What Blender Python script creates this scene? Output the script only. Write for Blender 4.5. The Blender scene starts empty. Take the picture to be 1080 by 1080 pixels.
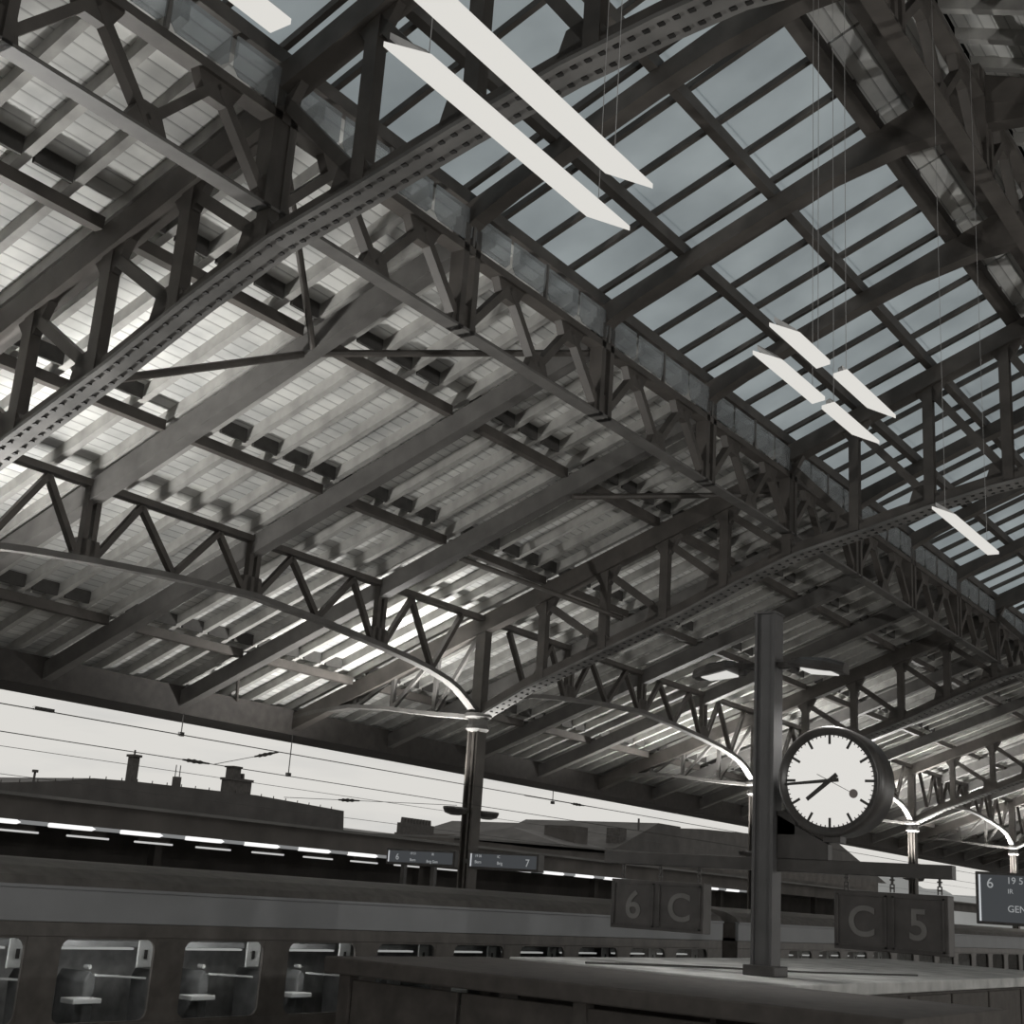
import bpy, bmesh, math, random
from mathutils import Vector, Matrix

random.seed(7)
scene = bpy.context.scene
col = scene.collection
H = 3.05          # eye height above the platform; all z values below are given relative to the eye
K = 2.0           # metres per unit of the hall's survey

# ------------------------------------------------------------------ camera
cam_d = bpy.data.cameras.new('camera')
cam_d.sensor_width = 36.0
cam_d.lens = 36.0 * 1397.4 / 1080.0
cam_d.clip_start = 0.05
cam_d.clip_end = 3000
cam = bpy.data.objects.new('camera', cam_d)
col.objects.link(cam)
yaw, pitch, roll = math.radians(54.203), math.radians(16.134), math.radians(3.896)
Fv = Vector((math.sin(yaw) * math.cos(pitch), math.cos(yaw) * math.cos(pitch), math.sin(pitch)))
Rv = Vector((math.cos(yaw), -math.sin(yaw), 0))
Uv = Rv.cross(Fv)
r_ = Rv * math.cos(roll) + Uv * math.sin(roll)
u_ = -Rv * math.sin(roll) + Uv * math.cos(roll)
m = Matrix((r_, u_, -Fv)).transposed().to_4x4()
m.translation = Vector((0, 0, H))
cam.matrix_world = m
scene.camera = cam

# ------------------------------------------------------------------ colour management, sky
scene.view_settings.view_transform = 'Standard'
scene.view_settings.look = 'None'
scene.view_settings.exposure = 0.0
scene.view_settings.gamma = 1.0
scene.view_settings.use_curve_mapping = False

world = bpy.data.worlds.new('overcast_sky')
scene.world = world
world.use_nodes = True
nt = world.node_tree
nt.nodes.clear()
o = nt.nodes.new('ShaderNodeOutputWorld')
bg = nt.nodes.new('ShaderNodeBackground')
tc = nt.nodes.new('ShaderNodeTexCoord')
mp = nt.nodes.new('ShaderNodeMapping')
mp.inputs['Scale'].default_value = (1.6, 1.6, 9.0)
nz = nt.nodes.new('ShaderNodeTexNoise')
nz.inputs['Scale'].default_value = 2.2
nz.inputs['Detail'].default_value = 5.0
rp = nt.nodes.new('ShaderNodeValToRGB')
rp.color_ramp.elements[0].position = 0.28
rp.color_ramp.elements[0].color = (0.56, 0.56, 0.55, 1)
rp.color_ramp.elements[1].position = 0.47
rp.color_ramp.elements[1].color = (0.715, 0.70, 0.665, 1)
bg.inputs['Strength'].default_value = 1.0
nt.links.new(tc.outputs['Generated'], mp.inputs['Vector'])
nt.links.new(mp.outputs['Vector'], nz.inputs['Vector'])
nt.links.new(nz.outputs['Fac'], rp.inputs['Fac'])
nt.links.new(rp.outputs['Color'], bg.inputs['Color'])
nt.links.new(bg.outputs['Background'], o.inputs['Surface'])


# ------------------------------------------------------------------ materials
def new_mat(name):
    mt = bpy.data.materials.new(name)
    mt.use_nodes = True
    t = mt.node_tree
    t.nodes.clear()
    out = t.nodes.new('ShaderNodeOutputMaterial')
    return mt, t, out


def pmat(name, c, rough=0.6, metal=0.0, var=0.25, scale=6.0, bump=0.0, spec=0.4):
    """principled with a little procedural unevenness in its colour"""
    mt, t, out = new_mat(name)
    b = t.nodes.new('ShaderNodeBsdfPrincipled')
    b.inputs['Roughness'].default_value = rough
    b.inputs['Metallic'].default_value = metal
    b.inputs['Specular IOR Level'].default_value = spec
    tcn = t.nodes.new('ShaderNodeTexCoord')
    n = t.nodes.new('ShaderNodeTexNoise')
    n.inputs['Scale'].default_value = scale
    n.inputs['Detail'].default_value = 4.0
    r = t.nodes.new('ShaderNodeValToRGB')
    r.color_ramp.elements[0].position = 0.3
    r.color_ramp.elements[1].position = 0.7
    r.color_ramp.elements[0].color = tuple(v * (1 - var) for v in c) + (1,)
    r.color_ramp.elements[1].color = tuple(min(1, v * (1 + var)) for v in c) + (1,)
    t.links.new(tcn.outputs['Object'], n.inputs['Vector'])
    t.links.new(n.outputs['Fac'], r.inputs['Fac'])
    t.links.new(r.outputs['Color'], b.inputs['Base Color'])
    if bump:
        bp = t.nodes.new('ShaderNodeBump')
        bp.inputs['Strength'].default_value = bump
        bp.inputs['Distance'].default_value = 0.02
        t.links.new(n.outputs['Fac'], bp.inputs['Height'])
        t.links.new(bp.outputs['Normal'], b.inputs['Normal'])
    t.links.new(b.outputs['BSDF'], out.inputs['Surface'])
    return mt


def emat(name, c, s=1.0):
    mt, t, out = new_mat(name)
    e = t.nodes.new('ShaderNodeEmission')
    e.inputs['Color'].default_value = tuple(c) + (1,)
    e.inputs['Strength'].default_value = s
    t.links.new(e.outputs['Emission'], out.inputs['Surface'])
    return mt


def board_mat():
    """whitewashed roof boarding: narrow boards laid along the hall, dark joints, stains"""
    mt, t, out = new_mat('whitewashed_boards')
    b = t.nodes.new('ShaderNodeBsdfPrincipled')
    b.inputs['Roughness'].default_value = 0.75
    geo = t.nodes.new('ShaderNodeNewGeometry')
    sep = t.nodes.new('ShaderNodeSeparateXYZ')
    t.links.new(geo.outputs['Position'], sep.inputs['Vector'])
    mul = t.nodes.new('ShaderNodeMath'); mul.operation = 'MULTIPLY'; mul.inputs[1].default_value = 1 / 0.135
    t.links.new(sep.outputs['Y'], mul.inputs[0])
    fr = t.nodes.new('ShaderNodeMath'); fr.operation = 'FRACT'
    t.links.new(mul.outputs[0], fr.inputs[0])
    fl = t.nodes.new('ShaderNodeMath'); fl.operation = 'FLOOR'
    t.links.new(mul.outputs[0], fl.inputs[0])
    joint = t.nodes.new('ShaderNodeValToRGB')
    joint.color_ramp.elements[0].position = 0.0
    joint.color_ramp.elements[0].color = (0.42, 0.42, 0.42, 1)
    joint.color_ramp.elements[1].position = 0.2
    joint.color_ramp.elements[1].color = (1, 1, 1, 1)
    t.links.new(fr.outputs[0], joint.inputs['Fac'])
    wn = t.nodes.new('ShaderNodeTexWhiteNoise'); wn.noise_dimensions = '1D'
    t.links.new(fl.outputs[0], wn.inputs['W'])
    n = t.nodes.new('ShaderNodeTexNoise')
    n.inputs['Scale'].default_value = 1.3
    n.inputs['Detail'].default_value = 5
    t.links.new(geo.outputs['Position'], n.inputs['Vector'])
    st = t.nodes.new('ShaderNodeValToRGB')
    st.color_ramp.elements[0].position = 0.3
    st.color_ramp.elements[0].color = (0.42, 0.425, 0.42, 1)
    st.color_ramp.elements[1].position = 0.62
    st.color_ramp.elements[1].color = (0.70, 0.70, 0.675, 1)
    t.links.new(n.outputs['Fac'], st.inputs['Fac'])
    mr = t.nodes.new('ShaderNodeMapRange')
    mr.inputs['To Min'].default_value = 0.82
    mr.inputs['To Max'].default_value = 1.08
    t.links.new(wn.outputs['Value'], mr.inputs['Value'])
    m1 = t.nodes.new('ShaderNodeMix'); m1.data_type = 'RGBA'; m1.blend_type = 'MULTIPLY'
    m1.inputs['Factor'].default_value = 1.0
    t.links.new(st.outputs['Color'], m1.inputs['A'])
    t.links.new(joint.outputs['Color'], m1.inputs['B'])
    m2 = t.nodes.new('ShaderNodeMix'); m2.data_type = 'RGBA'; m2.blend_type = 'MULTIPLY'
    m2.inputs['Factor'].default_value = 1.0
    t.links.new(m1.outputs['Result'], m2.inputs['A'])
    t.links.new(mr.outputs['Result'], m2.inputs['B'])
    t.links.new(m2.outputs['Result'], b.inputs['Base Color'])
    t.links.new(b.outputs['BSDF'], out.inputs['Surface'])
    return mt


def wired_glass():
    """dirty wired roof glass: lets diffuse daylight through"""
    mt, t, out = new_mat('dirty_roof_glass')
    tr = t.nodes.new('ShaderNodeBsdfTranslucent')
    gl = t.nodes.new('ShaderNodeBsdfGlossy')
    gl.inputs['Roughness'].default_value = 0.25
    gl.inputs['Color'].default_value = (0.5, 0.52, 0.55, 1)
    mx = t.nodes.new('ShaderNodeMixShader')
    mx.inputs['Fac'].default_value = 0.06
    geo = t.nodes.new('ShaderNodeNewGeometry')
    n = t.nodes.new('ShaderNodeTexNoise')
    n.inputs['Scale'].default_value = 0.9
    n.inputs['Detail'].default_value = 6
    t.links.new(geo.outputs['Position'], n.inputs['Vector'])
    r = t.nodes.new('ShaderNodeValToRGB')
    r.color_ramp.elements[0].position = 0.3
    r.color_ramp.elements[0].color = (0.56, 0.60, 0.625, 1)
    r.color_ramp.elements[1].position = 0.7
    r.color_ramp.elements[1].color = (0.68, 0.725, 0.75, 1)
    t.links.new(n.outputs['Fac'], r.inputs['Fac'])
    t.links.new(r.outputs['Color'], tr.inputs['Color'])
    t.links.new(tr.outputs[0], mx.inputs[1])
    t.links.new(gl.outputs[0], mx.inputs[2])
    t.links.new(mx.outputs[0], out.inputs['Surface'])
    return mt


def thin_glass(name, tint, gloss=0.12, veil=0.0, rough=0.05):
    mt, t, out = new_mat(name)
    tp = t.nodes.new('ShaderNodeBsdfTransparent')
    tp.inputs['Color'].default_value = tuple(tint) + (1,)
    gl = t.nodes.new('ShaderNodeBsdfGlossy')
    gl.inputs['Roughness'].default_value = rough
    mx = t.nodes.new('ShaderNodeMixShader')
    mx.inputs['Fac'].default_value = gloss
    t.links.new(tp.outputs[0], mx.inputs[1])
    t.links.new(gl.outputs[0], mx.inputs[2])
    last = mx
    if veil:
        df = t.nodes.new('ShaderNodeBsdfDiffuse')
        df.inputs['Color'].default_value = (0.55, 0.57, 0.58, 1)
        m2 = t.nodes.new('ShaderNodeMixShader')
        m2.inputs['Fac'].default_value = veil
        t.links.new(mx.outputs[0], m2.inputs[1])
        t.links.new(df.outputs[0], m2.inputs[2])
        last = m2
    t.links.new(last.outputs[0], out.inputs['Surface'])
    return mt


M = {
    'iron': pmat('painted_iron', (0.074, 0.067, 0.061), 0.55, 0, 0.25, 3.0),
    'iron_light': pmat('grey_painted_iron', (0.115, 0.111, 0.106), 0.55, 0, 0.2, 3.0),
    'chord': pmat('lit_chord_paint', (0.15, 0.147, 0.142), 0.6, 0, 0.3, 2.0),  # same iron paint, lightened on the chord to carry the lamp light
    'rivet': pmat('dark_rivet', (0.02, 0.019, 0.018), 0.6),
    'timber': pmat('weathered_timber', (0.20, 0.197, 0.19), 0.8, 0, 0.3, 4.0),
    'rib': pmat('whitewashed_timber', (0.34, 0.335, 0.32), 0.8, 0, 0.2, 4.0),
    'block': pmat('tarred_board', (0.05, 0.048, 0.045), 0.8),
    'boards': board_mat(),
    'roofglass': wired_glass(),
    'clere': thin_glass('hazy_clerestory_glass', (0.75, 0.78, 0.8), 0.10, 0.22, 0.1),
    'felt': pmat('roof_felt', (0.05, 0.05, 0.05), 0.9),
    'gutter': pmat('tarred_gutter', (0.04, 0.036, 0.033), 0.7),
    'concrete': pmat('pale_concrete', (0.42, 0.42, 0.41), 0.85, 0, 0.35, 2.5, 0.3),
    'asphalt': pmat('platform_asphalt', (0.52, 0.505, 0.485), 0.9, 0, 0.2, 5.0),
    'ballast': pmat('track_ballast', (0.42, 0.40, 0.38), 0.95, 0, 0.5, 30.0, 0.5),
    'kiosk': pmat('dark_kiosk_panel', (0.068, 0.061, 0.056), 0.7),
    'steel': pmat('mast_steel', (0.078, 0.077, 0.078), 0.4, 0, 0.15, 3.0),
    'black': pmat('black_enamel', (0.05, 0.047, 0.045), 0.35),
    'dial': emat('backlit_dial', (0.735, 0.72, 0.685), 1.0),
    'mark': pmat('dial_black', (0.035, 0.034, 0.032), 0.6),
    'disc': pmat('seconds_disc_red', (0.22, 0.19, 0.18), 0.6),
    'sign': pmat('sign_blue_dark', (0.055, 0.051, 0.049), 0.45),
    'letter': pmat('sign_letter', (0.13, 0.127, 0.122), 0.6, 0, 0.1),
    'coach': pmat('coach_dark_paint', (0.078, 0.071, 0.065), 0.4),
    'stripe': pmat('coach_grey_band', (0.20, 0.205, 0.212), 0.5, 0, 0.08, 1.5),
    'coachroof': pmat('coach_roof_grey', (0.085, 0.08, 0.075), 0.7),
    'coachglass': thin_glass('coach_window_glass', (0.82, 0.83, 0.83), 0.05),
    'interior': pmat('coach_interior', (0.16, 0.16, 0.157), 0.7),
    'inner_wall': pmat('coach_inner_wall', (0.36, 0.355, 0.345), 0.7),
    'seat': pmat('seat_cloth', (0.15, 0.15, 0.148), 0.9),
    'white': pmat('white_plastic', (0.62, 0.62, 0.60), 0.5, 0, 0.04),
    'lampbar': emat('coach_lamp', (0.62, 0.62, 0.60), 0.75),
    'tube': emat('reflected_lamp_glow', (0.735, 0.72, 0.68), 1.0),  # glow of the carriage lamps reflected in the window
    'tube_far': emat('platform_tube', (0.8, 0.8, 0.79), 1.3),
    'tube_dim': emat('weak_platform_tube', (0.55, 0.55, 0.54), 1.0),
    'tube_end_glow': emat('faint_tube_end_glow', (0.26, 0.265, 0.265), 0.8),  # grey lamp end given a faint glow to show in the dark
    'housing': pmat('added_strip_backing', (0.30, 0.30, 0.30), 0.5),  # backing and wires added to the reflected strips
    'lens': emat('flood_lens', (0.7, 0.69, 0.66), 1.0),
    'screen': emat('display_screen', (0.105, 0.112, 0.12), 0.5),
    'screen_text': emat('display_text', (0.55, 0.57, 0.58), 0.55),
    'screen_glow': emat('display_glow', (0.6, 0.62, 0.64), 0.9),
    'masonry': pmat('dark_masonry', (0.062, 0.057, 0.053), 0.9, 0, 0.3, 1.0),
    'slate': pmat('slate_roof', (0.052, 0.049, 0.047), 0.8, 0, 0.25, 1.0),
    'slate_pale': pmat('zinc_roof', (0.085, 0.083, 0.08), 0.7, 0, 0.3, 0.6),
    'chimney': pmat('chimney_render', (0.062, 0.058, 0.055), 0.9),
    'wire': pmat('copper_wire_dark', (0.04, 0.038, 0.036), 0.6),
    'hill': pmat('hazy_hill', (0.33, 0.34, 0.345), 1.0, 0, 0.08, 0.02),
    'winpane': pmat('dark_window_pane', (0.03, 0.03, 0.032), 0.2),
}


# ------------------------------------------------------------------ mesh builder
class MB:
    def __init__(s):
        s.v, s.f = [], []

    def hexa(s, p):
        b = len(s.v)
        s.v += [tuple(q) for q in p]
        for q in ((0, 3, 2, 1), (4, 5, 6, 7), (0, 1, 5, 4), (1, 2, 6, 5), (2, 3, 7, 6), (3, 0, 4, 7)):
            s.f.append(tuple(b + i for i in q))
        return s

    def box(s, x0, x1, y0, y1, z0, z1):
        return s.hexa([(x0, y0, z0), (x1, y0, z0), (x1, y1, z0), (x0, y1, z0),
                       (x0, y0, z1), (x1, y0, z1), (x1, y1, z1), (x0, y1, z1)])

    def beam(s, p, q, w, h, up=(0, 0, 1)):
        p, q = Vector(p), Vector(q)
        d = (q - p).normalized()
        sd = d.cross(Vector(up))
        if sd.length < 1e-5:
            sd = d.cross(Vector((1, 0, 0)))
        sd.normalize()
        n = sd.cross(d).normalized()
        a, b = sd * (w / 2), n * (h / 2)
        return s.hexa([p - a - b, p + a - b, p + a + b, p - a + b, q - a - b, q + a - b, q + a + b, q - a + b])

    def path(s, pts, w, h, up=(0, 0, 1)):
        """rectangular section swept along a polyline, mitred"""
        pts = [Vector(p) for p in pts]
        b0 = len(s.v)
        n = len(pts)
        for i, p in enumerate(pts):
            d = (pts[min(i + 1, n - 1)] - pts[max(i - 1, 0)]).normalized()
            sd = d.cross(Vector(up)).normalized()
            nn = sd.cross(d).normalized()
            a, b = sd * (w / 2), nn * (h / 2)
            s.v += [tuple(p - a - b), tuple(p + a - b), tuple(p + a + b), tuple(p - a + b)]
        for i in range(n - 1):
            k = b0 + 4 * i
            for j in range(4):
                s.f.append((k + j, k + (j + 1) % 4, k + 4 + (j + 1) % 4, k + 4 + j))
        s.f.append((b0 + 3, b0 + 2, b0 + 1, b0))
        e = b0 + 4 * (n - 1)
        s.f.append((e, e + 1, e + 2, e + 3))
        return s

    def prism(s, pts, ext):
        """closed polygon of 3D points pushed along ext"""
        b = len(s.v)
        n = len(pts)
        e = Vector(ext)
        s.v += [tuple(Vector(p)) for p in pts] + [tuple(Vector(p) + e) for p in pts]
        s.f.append(tuple(b + i for i in reversed(range(n))))
        s.f.append(tuple(b + n + i for i in range(n)))
        for i in range(n):
            j = (i + 1) % n
            s.f.append((b + i, b + j, b + n + j, b + n + i))
        return s

    def cyl(s, p, q, r, n=10, r2=None):
        p, q = Vector(p), Vector(q)
        r2 = r if r2 is None else r2
        d = (q - p).normalized()
        a = d.cross(Vector((0, 0, 1)))
        if a.length < 1e-4:
            a = Vector((1, 0, 0))
        a.normalize()
        c = d.cross(a)
        b = len(s.v)
        for P_, R_ in ((p, r), (q, r2)):
            for i in range(n):
                t = 2 * math.pi * i / n
                s.v.append(tuple(P_ + a * (R_ * math.cos(t)) + c * (R_ * math.sin(t))))
        for i in range(n):
            j = (i + 1) % n
            s.f.append((b + i, b + j, b + n + j, b + n + i))
        s.f.append(tuple(b + i for i in reversed(range(n))))
        s.f.append(tuple(b + n + i for i in range(n)))
        return s

    def lathe(s, c, axis, prof, n=32, arc=None):
        """prof: (distance along axis, radius)"""
        c, d = Vector(c), Vector(axis).normalized()
        a = d.cross(Vector((0, 0, 1)))
        if a.length < 1e-4:
            a = Vector((1, 0, 0))
        a.normalize()
        e = d.cross(a)
        b = len(s.v)
        for t, r in prof:
            for i in range(n):
                w = 2 * math.pi * i / n
                s.v.append(tuple(c + d * t + a * (r * math.cos(w)) + e * (r * math.sin(w))))
        for k in range(len(prof) - 1):
            for i in range(n):
                j = (i + 1) % n
                s.f.append((b + k * n + i, b + k * n + j, b + (k + 1) * n + j, b + (k + 1) * n + i))
        s.f.append(tuple(b + i for i in reversed(range(n))))
        e0 = b + (len(prof) - 1) * n
        s.f.append(tuple(e0 + i for i in range(n)))
        return s

    def mesh(s, name, mat, off=(0, 0, 0)):
        me = bpy.data.meshes.new(name)
        ox, oy, oz = off
        me.from_pydata([(x - ox, y - oy, z - oz) for x, y, z in s.v], [], s.f)
        me.materials.append(M[mat])
        bm = bmesh.new(); bm.from_mesh(me)
        bmesh.ops.recalc_face_normals(bm, faces=bm.faces)
        bm.to_mesh(me); bm.free()
        return me

    def build(s, name, mat, parent=None, bevel=0.0, smooth=False):
        """vertices are in eye-relative world coordinates; the parent's base is subtracted"""
        if parent is None:
            xs, ys, zs = zip(*s.v)
            base = ((min(xs) + max(xs)) / 2, (min(ys) + max(ys)) / 2, min(zs))
        else:
            base = tuple(abs_base(parent))
        me = s.mesh(name, mat, base)
        ob = bpy.data.objects.new(name, me)
        col.objects.link(ob)
        if parent is None:
            ob.location = (base[0], base[1], base[2] + H)
            ob['_b'] = list(base)
        else:
            ob.parent = parent
        if bevel:
            bv = ob.modifiers.new('bevel', 'BEVEL'); bv.width = bevel; bv.segments = 2
        if smooth:
            for p in me.polygons:
                p.use_smooth = True
        return ob


def abs_base(o):
    while o.parent is not None:
        o = o.parent
    return Vector((o.location.x, o.location.y, o.location.z - H))


def tag(ob, label, cat, group=None, kind=None):
    ob['label'] = label
    ob['category'] = cat
    if group: ob['group'] = group
    if kind: ob['kind'] = kind
    return ob


def thing(name, base, label, cat, group=None, kind=None):
    ob = bpy.data.objects.new(name, None)
    ob.empty_display_size = 0.2
    col.objects.link(ob)
    ob.location = (base[0], base[1], base[2] + H)
    return tag(ob, label, cat, group, kind)


def copy_part(ob, parent, dx=0, dy=0, dz=0):
    c = ob.copy(); col.objects.link(c); c.parent = parent
    c.location = ob.location + Vector((dx, dy, dz))
    return c


def copy_tree(root, dx=0, dy=0, dz=0, label=None):
    c = root.copy(); col.objects.link(c)
    c.location = root.location + Vector((dx, dy, dz))
    if label: c['label'] = label
    for ch in root.children:
        d = ch.copy(); col.objects.link(d); d.parent = c
        for g in ch.children:
            e = g.copy(); col.objects.link(e); e.parent = d
    return c


def text_part(name, body, centre, size, parent, mat, extr=0.004, face='-x', align='CENTER', bold=0.0, xscale=1.0):
    """flat lettering in the plane of its sign, made into mesh"""
    cu = bpy.data.curves.new(name, 'FONT')
    cu.body = body
    cu.size = size
    cu.align_x = align
    cu.align_y = 'CENTER'
    cu.extrude = extr
    cu.offset = bold
    tmp = bpy.data.objects.new(name, cu)
    col.objects.link(tmp)
    bpy.context.view_layer.update()
    me = bpy.data.meshes.new_from_object(tmp.evaluated_get(bpy.context.evaluated_depsgraph_get()))
    bpy.data.objects.remove(tmp)
    me.materials.clear(); me.materials.append(M[mat])
    if face == '-x':
        R3 = Matrix(((0, 0, -1), (-1, 0, 0), (0, 1, 0)))
    else:  # '-y'
        R3 = Matrix(((1, 0, 0), (0, 0, -1), (0, 1, 0)))
    b = Vector(centre) - abs_base(parent)
    me.transform(R3.to_4x4() @ Matrix.Diagonal((xscale, 1, 1, 1)))
    me.transform(Matrix.Translation(b))
    ob = bpy.data.objects.new(name, me)
    col.objects.link(ob)
    ob.parent = parent
    return ob


def interp(tab, x):
    if x <= tab[0][0]: return tab[0][1]
    for (a, fa), (b, fb) in zip(tab, tab[1:]):
        if x <= b: return fa + (fb - fa) * (x - a) / (b - a)
    return tab[-1][1]


# ------------------------------------------------------------------ survey of the hall (metres)
S = 5.75 * K                   # column bay
X0 = 3.66 * K                  # first truss in view
B4 = S / 4                     # rafter bay
YC, YG, YR, YE = 7.0 * K, 4.1 * K, 1.8 * K, 9.6 * K   # column row, lattice girder, ridge, eave
RIB = B4 / 5
XMIN, XMAX = X0 - 2 * S, X0 + 7 * S


def zr(y): return K * 2.40 + 0.375 * (YC - y)          # purlin line of the far slope
def zs(y): return K * 3.60 + 0.40 * (YG - y)           # purlin line of the skylight
def zn(y): return zs(YR) - 0.40 * (YR - y)           # near slope


# ------------------------------------------------------------------ structure: ground, platforms
g = MB().box(-400, 900, -60, 900, -H - 0.62, -H - 0.55).build('floor', 'ballast')
tag(g, 'dark ballast ground of the station tracks', 'ground', kind='structure')
pf = MB().box(-60, 140, 1.75, 10.15, -H - 0.55, -H).build('floor', 'asphalt')
tag(pf, 'asphalt platform between the viewer and the standing train', 'platform', kind='structure')
pf2 = MB().box(-60, 140, 13.75, 20.5, -H - 0.55, -H).build('floor', 'asphalt')
tag(pf2, 'asphalt platform carrying the iron columns behind the train', 'platform', kind='structure')
pf3 = MB().box(-60, 140, 23.4, 33.0, -H - 0.55, -H).build('floor', 'asphalt')
tag(pf3, 'farthest asphalt platform under the lit canopy', 'platform', kind='structure')

# ------------------------------------------------------------------ structure: far roof slope with its boards
ceil = thing('ceiling', (X0, YC, zr(YC)), 'boarded sloping hall roof with dark purlins and whitewashed ribs', 'roof', kind='structure')


def slope_box(x0, x1, y0, y1, zf, a, b, name, mat, parent):
    """piece lying along a slope between y0 and y1, from zf+a to zf+b"""
    mb = MB().hexa([(x0, y0, zf(y0) + a), (x1, y0, zf(y0) + a), (x1, y1, zf(y1) + a), (x0, y1, zf(y1) + a),
                    (x0, y0, zf(y0) + b), (x1, y0, zf(y0) + b), (x1, y1, zf(y1) + b), (x0, y1, zf(y1) + b)])
    return mb.build(name, mat, parent)


slope_box(XMIN, XMAX, YG + 0.1, YE + 0.1, zr, 0.34, 0.38, 'roof_covering', 'felt', ceil)
nrib = int(round((XMAX - XMIN) / RIB))
PY0, PY1 = YG + 0.08, YE
# boarded panels and ribs share one mesh each; near the viewer panel by panel, farther away bay by bay
k_first = int((X0 - 0.9 * S - XMIN) / RIB)
k_last = k_first + 150
proto_panel = slope_box(XMIN + k_first * RIB + 0.004, XMIN + (k_first + 1) * RIB - 0.004, PY0, PY1, zr, 0.28, 0.32, 'board_panel', 'boards', ceil)
proto_rib = slope_box(XMIN + k_first * RIB - 0.05, XMIN + k_first * RIB + 0.05, PY0, PY1, zr, 0.12, 0.279, 'rib', 'rib', ceil)
for k in range(k_first + 1, k_last):
    copy_part(proto_panel, ceil, (k - k_first) * RIB)
    copy_part(proto_rib, ceil, (k - k_first) * RIB)
slope_box(XMIN, XMIN + k_first * RIB - 0.004, PY0, PY1, zr, 0.28, 0.32, 'board_panel', 'boards', ceil)
slope_box(XMIN + k_last * RIB + 0.004, XMAX, PY0, PY1, zr, 0.28, 0.32, 'board_panel', 'boards', ceil)

# purlins, one piece per rafter bay, and the tarred stop boards on top of them between the ribs
bay_lo, bay_hi = -6, 24
for yk, hh, ww in ((5.25 * K, 0.12, 0.12), (6.36 * K, 0.12, 0.12), (8.5 * K, 0.13, 0.13)):
    pp = None
    for i in range(bay_lo, bay_hi):
        xa = X0 + i * B4 + 0.10
        if pp is None:
            pp = MB().box(xa, xa + B4 - 0.20, yk - ww / 2, yk + ww / 2, zr(yk) - hh + 0.10, zr(yk) + 0.115).build('purlin', 'iron', ceil)
            p_i = i
        else:
            copy_part(pp, ceil, (i - p_i) * B4)
    bb = None
    for k in range(k_first, k_first + 75):
        if k % 5 == 4 and random.random() < 0.5:
            continue
        if bb is None:
            xa = XMIN + k * RIB + 0.07
            y2 = yk - 0.22
            bb = MB().box(xa, xa + RIB - 0.14, y2 - 0.02, y2 + 0.02, zr(y2) + 0.09, zr(y2) + 0.279).build('stop_board', 'block', ceil)
            b_k = k
        else:
            copy_part(bb, ceil, (k - b_k) * RIB)

# plain rafters between the trusses
rp_ = None
for i in range(bay_lo, bay_hi):
    if i % 4 == 0: continue
    xa = X0 + i * B4
    if rp_ is None:
        rp_ = slope_box(xa - 0.095, xa + 0.095, YG + 0.02, 9.22 * K, zr, -0.31, -0.02, 'rafter', 'iron_light', ceil)
        r_i = i
    else:
        copy_part(rp_, ceil, (i - r_i) * B4)

# near slope beyond the ridge
nc = thing('ceiling', (X0, 0, zn(0)), 'boarded roof slope on the near side of the skylight', 'roof', kind='structure')
NY0, NY1 = -4.2 * K, YR - 0.05
slope_box(XMIN, XMAX, NY0, NY1, zn, 0.32, 0.36, 'roof_covering', 'felt', nc)
np_ = slope_box(X0 - B4 + 0.004, X0 - B4 + RIB - 0.004, NY0, NY1, zn, 0.26, 0.30, 'board_panel', 'boards', nc)
nr_ = slope_box(X0 - B4 - 0.05, X0 - B4 + 0.05, NY0, NY1, zn, 0.12, 0.259, 'rib', 'rib', nc)
for k in range(1, 50):
    copy_part(np_, nc, k * RIB)
    copy_part(nr_, nc, k * RIB)
slope_box(XMIN, X0 - B4 - 0.004, NY0, NY1, zn, 0.26, 0.30, 'board_panel', 'boards', nc)
slope_box(X0 - B4 + 50 * RIB + 0.004, XMAX, NY0, NY1, zn, 0.26, 0.30, 'board_panel', 'boards', nc)
for yk in (1.2 * K, 0.6 * K, 0.0, -0.8 * K, -1.8 * K):
    MB().box(XMIN, XMAX, yk - 0.08, yk + 0.08, zn(yk) - 0.14, zn(yk) + 0.115).build('purlin', 'iron', nc)
rp_ = None
for i in range(bay_lo, bay_hi):
    if i % 4 == 0: continue
    xa = X0 + i * B4
    if rp_ is None:
        rp_ = slope_box(xa - 0.11, xa + 0.11, NY0, YR - 0.05, zn, -0.34, -0.02, 'rafter', 'iron', nc)
        r_i = i
    else:
        copy_part(rp_, nc, (i - r_i) * B4)

# eave gutter
ga = MB().box(XMIN, XMAX, 9.20 * K, 9.75 * K, 1.36 * K, 1.60 * K).build('trim_1', 'gutter')
tag(ga, 'long dark eave gutter closing the hall roof above the open sky', 'gutter', kind='structure')

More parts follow.
